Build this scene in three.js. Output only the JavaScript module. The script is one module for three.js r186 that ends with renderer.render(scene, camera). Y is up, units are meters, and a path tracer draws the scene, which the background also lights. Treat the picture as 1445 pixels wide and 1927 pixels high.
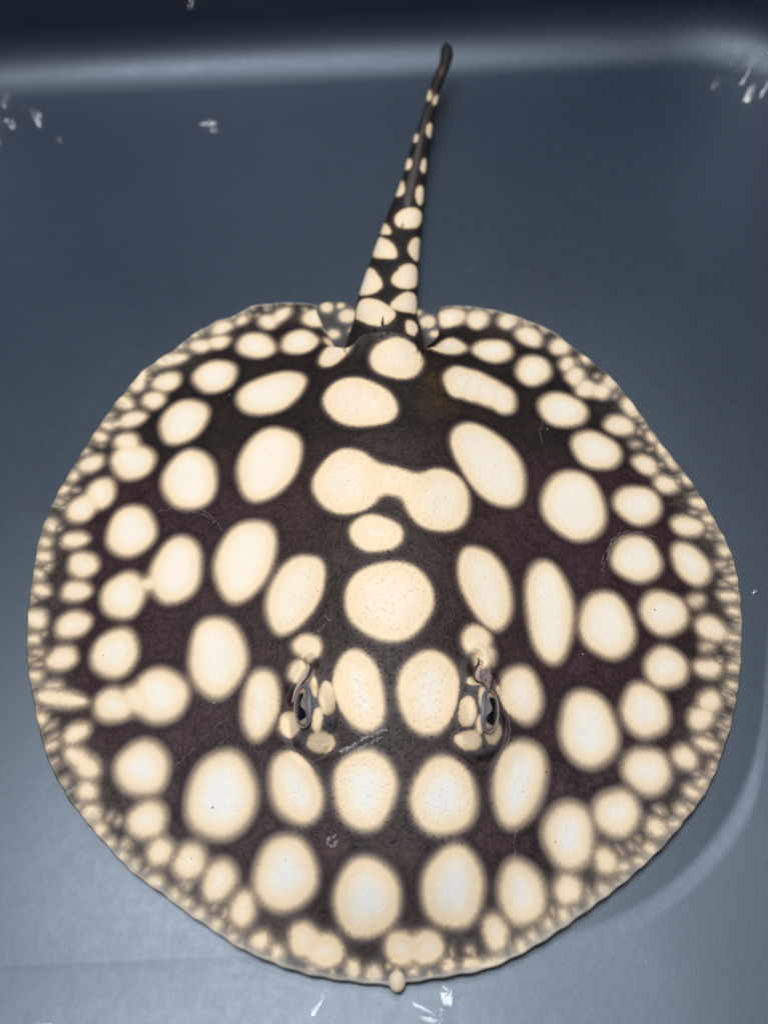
import * as THREE from 'three';
import { mergeGeometries } from 'three/addons/utils/BufferGeometryUtils.js';
import { RoundedBoxGeometry } from 'three/addons/geometries/RoundedBoxGeometry.js';
import { RectAreaLightUniformsLib } from 'three/addons/lights/RectAreaLightUniformsLib.js';
RectAreaLightUniformsLib.init();

// ---------------------------------------------------------------- camera, lamps, exposure
const scene = new THREE.Scene();
scene.background = new THREE.Color(0.050, 0.056, 0.068);          // the dim room above the tub

const camera = new THREE.PerspectiveCamera(58, 767 / 1024, 0.02, 30);
camera.position.set(0, 0.36373, 0.21);
camera.lookAt(0, 0, 0);
camera.focus = 0.372;                                               // on the eyes
camera.userData.fStop = 5.5;

const renderer = new THREE.WebGLRenderer({ antialias: true });
renderer.toneMapping = THREE.LinearToneMapping;
renderer.toneMappingExposure = 1;
renderer.shadowMap.enabled = true;

// every lamp: where its glowing face is, where it looks, how large and how bright
const LAMPS = [
  { at: [-0.21, 1.42, 0.01], size: [0.62, 0.34], radiance: 27, color: [0.975, 0.985, 1.0], label: 'wide white panel lamp hanging above the near half of the tub' },
  { at: [0.14, 1.42, -0.51], size: [0.30, 0.24], radiance: 26, color: [0.95, 0.975, 1.0], label: 'small white panel lamp hanging above the far half of the tub' },
];

// ---------------------------------------------------------------- helpers
const mm = 0.001;
function tag(o, label, category, group) {
  o.userData.label = label; o.userData.category = category;
  if (group) o.userData.group = group;
  return o;
}
function mesh(name, geometry, material, parent = scene) {
  const m = new THREE.Mesh(geometry, material);
  m.name = name; m.castShadow = m.receiveShadow = true;
  parent.add(m);
  return m;
}
let seed = 12345;
const rnd = () => { seed = (Math.imul(seed, 1664525) + 1013904223) >>> 0; return seed / 4294967296; };
function hash(x, y, s) {
  let h = (Math.imul(x, 374761393) ^ Math.imul(y, 668265263) ^ Math.imul(s, 1442695041)) | 0;
  h = Math.imul(h ^ (h >>> 13), 1274126177); h ^= h >>> 16;
  return (h >>> 0) / 4294967296;
}
function noise(x, y, s = 0) {                                       // value noise, 0..1
  const xi = Math.floor(x), yi = Math.floor(y), fx = x - xi, fy = y - yi;
  const u = fx * fx * (3 - 2 * fx), v = fy * fy * (3 - 2 * fy);
  const a = hash(xi, yi, s), b = hash(xi + 1, yi, s), c = hash(xi, yi + 1, s), d = hash(xi + 1, yi + 1, s);
  return a + (b - a) * u + (c - a) * v + (a - b - c + d) * u * v;
}
const fbm = (x, y, s, n = 4) => { let a = 0, w = 0.5, t = 0; for (let i = 0; i < n; i++) { a += w * noise(x, y, s + i); t += w; w *= 0.55; x *= 2.03; y *= 2.03; } return a / t; };
const clamp = (x, a = 0, b = 1) => Math.min(b, Math.max(a, x));
const step = (a, b, x) => { const t = clamp((x - a) / (b - a)); return t * t * (3 - 2 * t); };
const lerp = (a, b, t) => a + (b - a) * t;
const mix3 = (a, b, t) => [lerp(a[0], b[0], t), lerp(a[1], b[1], t), lerp(a[2], b[2], t)];
const SRGB = new Uint8Array(4097).map((_, i) => { const l = i / 4096; return Math.round(255 * (l <= 0.0031308 ? 12.92 * l : 1.055 * Math.pow(l, 1 / 2.4) - 0.055)); });
const enc = (l) => SRGB[Math.round(clamp(l) * 4096)];
function texture(data, w, h, srgb) {
  const t = new THREE.DataTexture(data, w, h, THREE.RGBAFormat);
  if (srgb) t.colorSpace = THREE.SRGBColorSpace;
  t.magFilter = THREE.LinearFilter; t.minFilter = THREE.LinearMipmapLinearFilter; t.generateMipmaps = true;
  t.wrapS = t.wrapT = THREE.RepeatWrapping; t.needsUpdate = true;
  return t;
}
function grid(nu, nv, f, closeU = false) {                          // f(i, j) -> { p, uv, c }; faces up where u x v does
  const pos = [], uv = [], col = [], idx = [], M = nu + 1;
  for (let j = 0; j <= nv; j++) for (let i = 0; i <= nu; i++) {
    const q = f(i, j);
    pos.push(...q.p); uv.push(...(q.uv ?? [i / nu, j / nv])); if (q.c) col.push(...q.c);
  }
  for (let j = 0; j < nv; j++) for (let i = 0; i < nu; i++) { const a = j * M + i; idx.push(a, a + 1, a + M, a + 1, a + M + 1, a + M); }
  const g = new THREE.BufferGeometry();
  g.setAttribute('position', new THREE.Float32BufferAttribute(pos, 3));
  g.setAttribute('uv', new THREE.Float32BufferAttribute(uv, 2));
  if (col.length) g.setAttribute('color', new THREE.Float32BufferAttribute(col, 3));
  g.setIndex(idx); g.computeVertexNormals();
  if (closeU) {                                                     // one normal along the seam
    const n = g.attributes.normal;
    for (let j = 0; j <= nv; j++) {
      const a = j * M, b = a + nu, v = new THREE.Vector3(n.getX(a) + n.getX(b), n.getY(a) + n.getY(b), n.getZ(a) + n.getZ(b)).normalize();
      n.setXYZ(a, v.x, v.y, v.z); n.setXYZ(b, v.x, v.y, v.z);
    }
  }
  return g;
}

// ---------------------------------------------------------------- measured shape of the animal, millimetres on the tub floor (x right, z towards the viewer)
const OUTLINE = [
  [-15.5, -86.0], [-20.5, -89.5], [-22.8, -99.0], [-24.5, -106.8], [-29.3, -114.3], [-36.3, -120.4], [-44.7, -122.2], [-54.3, -122.6], [-62.5, -121.9], [-69.2, -120.1],
  [-77.0, -113.9], [-84.3, -110.7], [-89.9, -106.4], [-96.8, -100.1], [-104.1, -91.2], [-111.5, -84.7], [-118.6, -78.0], [-124.3, -68.2], [-129.6, -58.2], [-135.4, -44.5],
  [-140.7, -30.2], [-145.0, -17.9], [-148.3, -7.0], [-150.6, 5.5], [-151.8, 16.5], [-151.5, 33.3], [-150.4, 50.8], [-148.1, 65.2], [-145.2, 76.8], [-141.1, 88.1],
  [-137.4, 97.9], [-133.1, 107.5], [-128.0, 116.9], [-122.9, 124.0], [-118.4, 129.9], [-114.1, 134.3], [-109.0, 139.7], [-103.4, 144.8], [-97.8, 149.9], [-92.2, 154.7],
  [-86.4, 158.6], [-80.6, 162.0], [-75.8, 165.2], [-71.2, 168.3], [-66.8, 170.9], [-62.1, 173.5], [-56.7, 176.8], [-51.2, 179.9], [-44.0, 182.9], [-36.8, 185.5],
  [-29.8, 187.6], [-22.7, 189.1], [-11.6, 190.6], [-0.1, 191.6], [4.2, 191.8], [7.9, 191.0], [18.4, 189.6], [25.5, 188.6], [32.4, 187.5], [38.6, 185.8],
  [43.8, 183.8], [49.8, 181.1], [55.5, 178.2], [61.0, 175.1], [66.5, 171.8], [74.2, 167.0], [81.9, 162.0], [90.0, 156.4], [98.1, 150.1], [104.0, 145.2],
  [109.6, 139.7], [115.8, 133.5], [121.8, 127.0], [127.9, 117.9], [133.5, 107.5], [137.2, 100.1], [140.7, 91.4], [143.9, 82.5], [146.7, 72.7], [148.8, 62.8],
  [150.4, 54.4], [151.8, 41.4], [152.2, 32.0], [151.8, 22.9], [149.2, 11.7], [145.9, 1.1], [141.0, -12.7], [136.5, -22.6], [129.5, -36.5], [126.0, -44.2],
  [122.3, -51.6], [117.8, -60.5], [113.5, -69.2], [108.7, -76.7], [103.2, -83.4], [98.5, -89.1], [93.7, -93.9], [89.2, -99.4], [84.8, -104.0], [79.9, -107.2],
  [75.3, -109.6], [68.7, -113.2], [62.1, -116.4], [52.7, -119.0], [43.2, -120.1], [34.9, -119.3], [28.8, -117.5], [24.4, -113.2], [20.9, -105.4], [24.0, -98.0],
  [21.0, -89.5], [15.5, -86.0],
];
const SPOTS = {
  midline: [
    [6, -64.1, 13.5, 12.5, 78], [-11, -37.2, 18.1, 14, 35], [-3.3, 33.1, 10.8, 8.9, 18], [2.1, 61.9, 18, 16.1, 6], [-9.1, 96.4, 15.3, 9.5, 75],
    [16.4, 96.8, 16.4, 11.2, 97], [-6.9, 130.8, 13.3, 11.9, 79], [21.3, 133, 13.7, 11.9, 121], [-6, 165.6, 12.3, 12.1, 38],
  ],
  dumbbell: [
    [-15.4, 6.7, 17.2, 14.3, 67], [22.4, 15.5, 16.8, 13, 111], [3.8, 7.7, 11.5, 7.6, 13],
  ],
  back: [
    [35.3, -56.3, 11.8, 8.1, 110], [41.3, -55.3, 11.7, 8.7, 107], [47.4, -52.8, 11, 8.9, 102], [54, -49.3, 9.8, 7.7, 93], [45.2, -8.2, 22.5, 15.1, 64],
    [65.8, 59.6, 21.7, 10.2, 93], [40, 52.8, 17.9, 10.5, 73], [-35, 55.6, 17.6, 10.9, 111], [-56.7, 38.1, 18.4, 13.2, 94], [-50, -9.4, 20.5, 14.2, 101],
    [-52.1, -52.3, 16.3, 14, 153], [-23.2, -73.2, 9.8, 7.3, 118], [-63, -88.9, 11.6, 8.6, 53], [-41.3, -88.7, 10.5, 8.9, 50], [53.2, -84.6, 10.2, 9.2, 155],
    [30.2, -83.3, 10.9, 7.2, 149], [72.1, -72.6, 11.6, 8.6, 112], [-81.1, -68.6, 11.7, 10.8, 79],
  ],
  front: [
    [-32.1, 129.1, 13.5, 9.1, 66], [49.5, 126.4, 15.6, 9.9, 107], [-60, 130, 16, 13.1, 88], [-35.1, 157.2, 12.8, 11.3, 87], [24.3, 162.1, 13, 11.4, 93],
    [48.9, 163.1, 10.6, 8.9, 90], [67.7, 143.5, 11.6, 10, 111], [86.5, 135.2, 9.2, 8.4, 166], [99.9, 119.7, 9.8, 8.7, 155], [-91.5, 119, 11.5, 9.6, 26],
    [-88, 137.5, 7.7, 7.1, 10], [-82, 148.5, 5.3, 5, 52], [-70.5, 152.2, 6.5, 6.2, 72], [-59.2, 158.8, 7.4, 6.2, 105], [-50.2, 168.1, 6.3, 4.9, 91],
    [-27.9, 178.1, 5.9, 5.7, 25], [-20.4, 181.5, 6.7, 5.9, 3], [6, 180.8, 6.1, 5.8, 179], [14.9, 180.6, 6.3, 5.6, 178], [39.1, 175.7, 6.1, 4.8, 86],
    [66.1, 161.6, 5.5, 5.4, 110], [80.9, 151.6, 5, 4.5, 44], [87.3, 153.4, 2.9, 2.1, 171],
  ],
  right: [
    [77.9, 105.6, 13.9, 12.1, 95], [101.7, 96.9, 10.7, 10, 85], [89.6, 63.6, 14.9, 11.5, 98], [115.3, 55.6, 11.4, 9.3, 148], [112.9, 78.9, 9.7, 8.5, 153],
    [135.8, 60.1, 7.5, 5.6, 3], [145.4, 62.9, 3.5, 2, 3], [131.5, 77.3, 6.4, 4.2, 171], [131.6, 30.9, 10.6, 8.6, 82], [106.6, 31.8, 12.9, 10.2, 136],
    [81.9, 8.2, 19.6, 13.9, 102], [111.8, 3.7, 11.9, 10.3, 138], [133.8, 11.5, 8.2, 5.6, 174], [96.5, -24.8, 12, 11.3, 136], [83.4, -47.4, 12, 11.3, 161],
    [101.3, 139.9, 4.2, 3.8, 4], [116, 113.9, 5.2, 4.8, 173], [125.6, 108.3, 5.5, 2.8, 11], [125, 98.2, 6.3, 4.7, 155], [130, 91.1, 5.9, 4.4, 154],
    [130.9, 48.4, 4.7, 3.2, 156, 0.7], [132.6, 68.1, 3.8, 2.6, 158, 0.6], [119.7, -20.4, 6.5, 5.9, 180], [127.6, -10.4, 6, 5.3, 177], [110.6, -42.4, 7.9, 6.3, 167],
  ],
  left: [
    [-85.3, -5.4, 16.7, 12.8, 73], [-92.8, -40.7, 13.4, 12.3, 93], [-108.8, 18.1, 13.3, 11.4, 56], [-85.8, 39.7, 15.3, 11.7, 83], [-97.2, 44.7, 4, 3.6, 9],
    [-107.7, 48.7, 11.2, 9.6, 51], [-65, 78.6, 16.6, 11.7, 71], [-108, 73.5, 10.8, 9.9, 20], [-86.7, 92.1, 12.3, 10, 28], [-105.8, 94.5, 8.9, 6.7, 23],
    [-96.4, 93, 6.7, 5.5, 39], [-129.1, 90, 11.9, 3.7, 11], [-133.4, 84.3, 4.1, 2.2, 2, 0.7], [-131.3, 73.3, 7.3, 5.3, 175], [-128.6, 59.1, 8.1, 6.3, 180],
    [-129.7, 43.9, 7.1, 5, 10], [-128.6, 31.9, 8.1, 5.9, 24], [-134.7, 19, 7.1, 4.1, 7], [-126.9, -4.4, 9, 7.3, 58], [-134.5, 2.6, 7.9, 7.4, 70],
    [-135, -22.5, 6.7, 5, 177], [-114.3, -20.2, 12.8, 9.1, 42], [-119.2, -32.4, 7.6, 5.2, 35], [-118.8, -46.7, 7, 5.3, 7], [-125.9, -45, 3.6, 2.1, 176],
    [-110, -57.5, 6.6, 5.6, 32], [-105.3, -68.6, 7.6, 6.7, 29], [-120.1, 104.4, 5.8, 4.2, 167], [-118.2, 113.9, 6.5, 3.8, 29], [-113.3, 118, 5.4, 4.2, 20],
    [-112.7, 126.3, 4.7, 3.7, 22],
  ],
  right_margin: [
    [90.1, -80.3, 5.9, 4, 117], [93, -72, 7.4, 5, 117], [97.2, -64, 7.2, 5.2, 130], [104.6, -63.5, 6.5, 4.6, 134], [110.6, -70.6, 5.4, 4, 122],
    [87.8, -92.5, 6.4, 5.4, 125], [72.8, -98.4, 7.8, 7, 60], [63, -109.9, 6.7, 5.3, 116], [47.4, -109.7, 8.6, 5.9, 103], [34.6, -109.8, 8.7, 6.6, 120],
    [100, -85.3, 3.4, 2.9, 70], [118, -54.9, 6.2, 4.6, 78], [125.7, -38.1, 3.6, 2.8, 63], [129.8, -31.3, 4.9, 2.8, 76], [132.9, -24.5, 4.8, 2.8, 76],
    [117, -32.1, 3.5, 2.1, 155, 0.55], [138.5, -14.5, 3.4, 2.6, 58], [142.2, -2, 4.8, 3.5, 7], [144.8, 6.3, 3.4, 2.7, 177], [150, 14.9, 2.9, 1.8, 170],
    [149.3, 22.2, 3.6, 3.1, 166], [145.9, 29.5, 3.3, 2.2, 155, 0.6], [149.7, 36.2, 3.2, 2.1, 173], [146.5, 44.6, 4.9, 2.8, 176], [147.7, 51.3, 3.5, 2.3, 179],
    [143, 75.8, 3, 2.3, 172], [141.2, 83.5, 2.6, 2.1, 3], [136, 99.1, 1.8, 1.4, 128, 0.7], [133.5, 104.4, 1.7, 1.3, 146, 0.7], [126.8, 116.5, 1.6, 1.3, 148],
    [121.5, 123, 2.7, 2.1, 159], [116.9, 126.9, 3.5, 2.7, 18], [111.8, 133.4, 2.8, 2.4, 180], [108.1, 138.4, 2.7, 1.9, 171],
  ],
  front_margin: [
    [98, 147.4, 2.9, 2.5, 36], [93.5, 151.5, 2.5, 2, 166], [79.2, 161.5, 2.7, 2.4, 175], [84.7, 159.3, 2, 1.2, 175, 0.6], [74.6, 165.1, 2.1, 1.7, 106],
    [63.9, 170.1, 2.9, 2.7, 58], [58.3, 173.1, 2.7, 2.1, 67], [52.5, 176.9, 2.4, 2.1, 44], [48, 180.1, 2.7, 2.3, 73], [30.2, 185.5, 3.4, 2.3, 178],
    [35.9, 185.5, 3.8, 1.8, 167], [40.6, 184.3, 2.2, 1.5, 177], [22.4, 186, 2.6, 2.4, 172], [10.3, 187.9, 1.9, 1.6, 178], [-3.4, 188.5, 3, 2.9, 7],
    [-10.7, 186.9, 3.1, 2.8, 88], [-24.8, 187, 1.5, 0.8, 1], [-37.3, 182, 2.8, 2.6, 74], [-43.5, 178.4, 3.8, 3.5, 152], [-53.1, 177, 2.1, 1.5, 4],
    [-59.3, 173, 2.6, 2.4, 52], [-65.7, 169.5, 2.7, 2.2, 10], [-70.8, 166, 2.4, 2.1, 16], [-75.3, 163.2, 2.6, 2.2, 17], [-82.8, 158.6, 3.6, 2.4, 25],
  ],
  left_margin: [
    [-91.2, 153.1, 2.4, 2.1, 56], [-96.2, 149.8, 2.5, 2.1, 23], [-101.4, 145.1, 2.5, 2, 16], [-106, 140.1, 3.2, 2.6, 18], [-109.9, 134.2, 4.3, 3.3, 16],
    [-121.8, 123, 1.9, 1.6, 48, 0.6], [-129.6, 108.7, 3.2, 1.8, 157], [-135.8, 97.8, 3.2, 2.5, 54], [-141.7, 79.7, 3.5, 2.5, 24], [-145.6, 63.5, 3.8, 2.5, 18],
    [-142.5, 69.8, 3.5, 2, 13, 0.6], [-146.3, 54.5, 5.9, 4.4, 34], [-146.4, 41.4, 4.8, 3.1, 21], [-149, 33.5, 3.3, 2.3, 31], [-148.1, 25.4, 4.5, 2.8, 19],
    [-148.7, 18.4, 3.6, 2.5, 28], [-147.7, 9.9, 4.1, 2.9, 51], [-145.3, -9.1, 3.3, 2.6, 153], [-146.4, -2.5, 2.9, 2.1, 34, 0.6], [-142.4, -16.4, 3.4, 2.8, 62],
    [-133.4, -38, 4.5, 3.2, 35], [-138.6, -30.2, 1.9, 1.3, 44], [-131, -44.8, 4.1, 2.7, 28], [-130.8, -51.4, 2.3, 1.6, 25, 0.6], [-124.8, -58.3, 6.2, 3.8, 48],
    [-119.2, -73, 6.5, 3.8, 93], [-120.3, -68.1, 4.3, 3.2, 39], [-105.5, -84, 8.8, 4.7, 178], [-101.8, -92.7, 2.4, 1.8, 30], [-95.5, -100.5, 2.8, 2.2, 17],
    [-91.4, -92.1, 6, 5.2, 20], [-82.4, -94, 5.8, 5.6, 176], [-82.1, -105.1, 6.1, 5.4, 131], [-72.5, -110.3, 4.1, 3.6, 109], [-58.5, -107.5, 6.4, 5.2, 61],
    [-52.2, -112.7, 6.5, 4.5, 113], [-35.5, -108.1, 8.2, 5.7, 71], [-27.5, -99.3, 6.9, 2.3, 59], [-25.4, -87.4, 6.1, 3.4, 58],
  ],
  eye_surround: [
    [-29.1, 78.6, 6.1, 5.2, 34], [-32.2, 87.9, 5, 4, 70], [-46.5, 98.2, 12.8, 7.8, 94], [-34.8, 107.1, 5.3, 4, 44], [-22.8, 114.7, 5.4, 3.1, 176],
    [35.3, 75.6, 6.7, 5.6, 144], [37.9, 81.7, 5.6, 4.4, 112], [51.9, 94.6, 10.7, 8.5, 96], [30.6, 114, 4.9, 3.1, 11], [39.9, 110.4, 4.7, 3.3, 116],
    [30.4, 104.4, 5.7, 3.3, 87], [33.7, 92.1, 2.9, 2.2, 162],
  ],
  eye_patches: [
    [-20.9, 99.5, 6.8, 3.2, 86], [-25.7, 95.3, 4.9, 1.4, 80], [-24.1, 108, 4.3, 2.2, 95], [36.4, 99.3, 5.1, 1.9, 95], [34.9, 109.1, 3.4, 1.7, 102],
    [43.1, 94.4, 2, 1.1, 86],
  ],
};
const TAIL_AXIS = [[-0.6, 11.0, -75.0, 20.6], [1.0, 13.5, -90.9, 18.4], [0.9, 12.0, -102.9, 15.9], [2.3, 11.0, -120.4, 14.9], [5.6, 10.5, -143.9, 12.6], [8.5, 10.5, -162.1, 10.9], [11.8, 11.0, -180.0, 9.4], [14.3, 11.5, -192.7, 7.7], [16.5, 12.5, -204.6, 6.6], [18.3, 14.0, -216.3, 5.9], [21.8, 16.0, -234.7, 4.8], [24.3, 18.0, -246.3, 3.8], [27.1, 20.0, -258.2, 3.4], [28.5, 21.5, -266.6, 3.1], [31.3, 23.0, -276.6, 3.3], [35.6, 25.0, -289.0, 3.3], [37.0, 26.5, -296.4, 3.9], [37.0, 27.5, -301.5, 3.1], [37.0, 28.0, -304.3, 1.3]];
const TAIL_SPOTS = [[25.1, -7.7, 15.0, 10.1, 130.0], [34.2, 11.9, 13.3, 8.6, 35.0], [15.2, 13.9, 5.2, 4.6, 56.0], [49.8, -13.9, 13.8, 9.1, 143.0], [54.8, 10.0, 12.2, 8.4, 41.0], [73.8, -9.1, 13.4, 7.5, 135.0], [77.9, 12.9, 10.7, 6.9, 12.0], [97.3, 4.1, 10.5, 8.2, 45.0], [89.5, -11.0, 9.4, 4.3, 137.0], [120.8, -7.3, 9.1, 4.7, 159.0], [117.3, 6.7, 8.7, 4.2, 175.0], [139.4, -4.7, 5.6, 3.6, 159.0], [139.4, 5.1, 6.3, 3.2, 178.0], [166.5, 3.9, 6.4, 3.5, 176.0], [192.3, -2.7, 5.7, 2.9, 165.0], [189.6, 2.5, 5.1, 2.5, 14.0], [159.4, -4.1, 5.5, 3.0, 153.0], [211.2, 0.6, 3.0, 0.9, 176.0]];
const SCRATCHES = {
  a: [[-15.9, 118.0], [-11.6, 115.9], [-6.3, 113.5], [0.5, 110.7]],
  b: [[-13.5, 119.8], [-6.2, 116.1], [-0.1, 113.7]],
  c: [[-17.0, 145.6], [-19.3, 146.4], [-19.8, 148.2], [-17.9, 149.2], [-16.8, 147.4]],
  d: [[90.1, 39.9], [92.7, 30.9], [97.8, 22.9], [104.5, 18.8], [111.8, 18.5], [118.5, 19.9]],
  d2: [[91.0, 40.6], [94.1, 30.7], [99.5, 23.2], [106.7, 19.8]],
  e: [[-99.5, 10.6], [-90.0, 9.2], [-79.9, 10.3], [-73.2, 15.7], [-67.2, 23.8]],
  e2: [[-87.2, 12.3], [-78.1, 13.5], [-71.1, 19.4]],
  f: [[87.8, 116.6], [90.5, 119.5], [94.1, 122.7]],
  g: [[47.5, 142.3], [46.6, 147.6], [47.0, 152.4]],
  h: [[72.5, -37.3], [70.7, -30.4], [70.9, -25.0]],
  i: [[-78.6, 119.7], [-69.8, 111.4], [-63.9, 106.3], [-57.0, 99.6]],
  j: [[-69.1, 121.3], [-64.7, 115.5], [-58.5, 109.2]],
  k: [[60.0, 135.7], [61.4, 138.8]],
  l: [[-25.3, 73.2], [-22.5, 69.7]],
  m: [[-22.6, 67.1], [-20.5, 69.1]],
};

// ---------------------------------------------------------------- the tub
const TUB = (() => {                                                // floor edge: a quadrilateral with round corners, as points with outward normals
  const P = [[-300, -265], [265, -312], [129, 175], [-272, 189]].map(([x, z]) => new THREE.Vector2(x * mm, z * mm)), R = [0.06, 0.06, 0.12, 0.09];
  const pts = [];
  for (let i = 0; i < 4; i++) {
    const p = P[i], a = P[(i + 3) % 4].clone().sub(p).normalize(), b = P[(i + 1) % 4].clone().sub(p).normalize();
    const half = Math.acos(a.dot(b)) / 2, c = p.clone().add(a.clone().add(b).normalize().multiplyScalar(R[i] / Math.sin(half)));
    const t0 = p.clone().addScaledVector(a, R[i] / Math.tan(half)).sub(c), t1 = p.clone().addScaledVector(b, R[i] / Math.tan(half)).sub(c);
    let a0 = Math.atan2(t0.y, t0.x), a1 = Math.atan2(t1.y, t1.x); while (a1 < a0) a1 += 2 * Math.PI; while (a1 - a0 > Math.PI) a1 -= 2 * Math.PI;
    for (let k = 0; k <= 24; k++) { const t = lerp(a0, a1, k / 24); pts.push({ x: c.x + R[i] * Math.cos(t), z: c.y + R[i] * Math.sin(t), nx: Math.cos(t), nz: Math.sin(t) }); }
  }
  const o = [];                                                     // straight sides filled in
  pts.forEach((p, i) => {
    o.push(p); const q = pts[(i + 1) % pts.length], d = Math.hypot(q.x - p.x, q.z - p.z), n = Math.floor(d / 0.012);
    for (let k = 1; k < n; k++) { const t = k / n; o.push({ x: lerp(p.x, q.x, t), z: lerp(p.z, q.z, t), nx: lerp(p.nx, q.nx, t), nz: lerp(p.nz, q.nz, t) }); }
  });
  return o;
})();
const PROFILE = (bevel, swell) => {                                         // offset outwards and height: soft bend, shallow bevel, deep bend, leaning wall, rolled rim
  const o = [[0, 0]]; let x = 0, y = 0, a = 0;
  const bend = (r, to, n) => { for (let k = 1; k <= n; k++) { const b = lerp(a, to, k / n), c = lerp(a, to, (k - 1) / n); x += r * (Math.sin(b) - Math.sin(c)); y += r * (Math.cos(c) - Math.cos(b)); o.push([x, y]); } a = to; };
  const run = (l, n) => { for (let k = 1; k <= n; k++) o.push([x + l * k / n * Math.cos(a), y + l * k / n * Math.sin(a)]); x += l * Math.cos(a); y += l * Math.sin(a); };
  const D = Math.PI / 180;
  bend(lerp(0.03, 0.018, bevel), lerp(0.6, lerp(5.5, 11.5, swell), bevel) * D, 10); run(0.002, 1); bend(-0.025, lerp(0.5, 5, bevel) * D, 5); run(lerp(0.014, 0.045, bevel), 3); bend(0.034, 79 * D, 24); run(0.19, 12);
  o.push([x + 0.001, y + 0.003], [x + 0.004, y + 0.005], [x + 0.026, y + 0.005], [x + 0.029, y + 0.003], [x + 0.030, y - 0.02]);
  return o;
};
const RIMROW = 55, PROFILES = TUB.map((p) => PROFILE(step(-0.3, 0.4, p.nz), step(0.2, 0.5, p.nx) * step(0.96, 0.80, p.nx)));   // the bevel fades out towards the far side
function tubHeight(x, z) {                                          // height of the plastic under a point
  let best = 1, k = 0, out = 0;
  TUB.forEach((p, i) => { const d = Math.hypot(x - p.x, z - p.z); if (d < best) { best = d; k = i; out = (x - p.x) * p.nx + (z - p.z) * p.nz; } });
  if (out <= 0) return 0;
  const P = PROFILES[k]; for (let i = 1; i < P.length; i++) if (P[i][0] >= out) return lerp(P[i - 1][1], P[i][1], (out - P[i - 1][0]) / (P[i][0] - P[i - 1][0] || 1));
  return 0.2;
}
function floorTexture() {
  const N = 1536, col = new Uint8Array(N * N * 4), bmp = new Uint8Array(N * N * 4), rgh = new Uint8Array(N * N * 4);
  const specks = Array.from({ length: 620 }, () => ({ x: rnd() * N, y: rnd() * N, r: 0.45 + 1.1 * rnd() ** 3, e: 0.6 + rnd(), a: rnd() * 3.14, w: rnd() < 0.36 ? 1 : 0, k: 0.35 + 0.65 * rnd() }));
  for (let y = 0; y < N; y++) for (let x = 0; x < N; x++) {
    const i = (y * N + x) * 4, m = fbm(x / 260, y / 260, 3) - 0.5, f = fbm(x / 9, y / 9, 9, 3) - 0.5, g = hash(x, y, 77) - 0.5;
    const k = 1 + 0.12 * m + 0.10 * f + 0.06 * g;
    col[i] = enc(0.0095 * k); col[i + 1] = enc(0.0165 * k * (1 + 0.04 * m)); col[i + 2] = enc(0.032 * k); col[i + 3] = 255;
    const b = 128 + 60 * f + 50 * g; bmp[i] = bmp[i + 1] = bmp[i + 2] = clamp(b, 0, 255); bmp[i + 3] = 255;
    const r = 255 * clamp(0.435 + 0.06 * m + 0.05 * f + 0.04 * g); rgh[i] = rgh[i + 1] = rgh[i + 2] = r; rgh[i + 3] = 255;
  }
  for (const s of specks) for (let y = Math.floor(s.y - 4); y < s.y + 5; y++) for (let x = Math.floor(s.x - 4); x < s.x + 5; x++) {
    if (x < 0 || y < 0 || x >= N || y >= N) continue;
    const dx = x + 0.5 - s.x, dy = y + 0.5 - s.y, u = dx * Math.cos(s.a) + dy * Math.sin(s.a), v = (dy * Math.cos(s.a) - dx * Math.sin(s.a)) * (1 + s.e);
    const t = s.k * step(s.r + 0.6, s.r - 0.4, Math.hypot(u, v) + 0.5 * (hash(x, y, 5) - 0.5)); if (t <= 0) continue;
    const i = (y * N + x) * 4, c = s.w ? [120, 130, 138] : [18, 20, 22];
    for (let k = 0; k < 3; k++) col[i + k] = lerp(col[i + k], c[k], t);
  }
  return { map: texture(col, N, N, true), bump: texture(bmp, N, N), rough: texture(rgh, N, N) };
}
const ft = floorTexture();
const plastic = new THREE.MeshPhysicalMaterial({
  map: ft.map, bumpMap: ft.bump, bumpScale: 0.00006, roughness: 1, roughnessMap: ft.rough, ior: 1.6, specularIntensity: 1.8, specularColor: new THREE.Color(0.74, 0.87, 1.0),
  clearcoat: 0.06, clearcoatRoughness: 0.28,
});
plastic.name = 'grey_plastic';
const wallPlastic = plastic.clone(); wallPlastic.clearcoat = 0; wallPlastic.specularIntensity = 1.4; wallPlastic.roughness = 1.12; wallPlastic.name = 'grey_plastic_wall';
const tub = new THREE.Group(); tub.name = 'plastic_tub'; scene.add(tub);
tag(tub, 'shallow slate grey plastic tub with rounded corners under the stingray', 'tub');
{
  const n = TUB.length, tile = 0.46, at = (i, off, y) => { const p = TUB[i % n]; return [p.x + p.nx * off, y, p.z + p.nz * off]; };
  // floor: rings shrinking towards the middle
  const mid = [-0.03, 0, -0.05];
  mesh('tub_floor', grid(n, 14, (i, j) => {
    const p = at(i, 0, 0), t = 1 - j / 14, q = [lerp(mid[0], p[0], t), 0, lerp(mid[2], p[2], t)];
    return { p: q, uv: [q[0] / tile, q[2] / tile] };
  }, true), plastic, tub);
  let s = 0;
  const wallPart = (name, from, to, m = wallPlastic) => mesh(name, grid(n, to - from, (i, j) => {
    const [off, y] = PROFILES[i % n][to - j], p = at(i, off, y);
    return { p, uv: [p[0] / tile + y * 0.3, p[2] / tile - y * 0.9] };
  }, true), m, tub);
  wallPart('tub_bevel', 0, 19, plastic); wallPart('tub_wall', 19, RIMROW); wallPart('tub_rim', RIMROW, RIMROW + 5);
}

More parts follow.
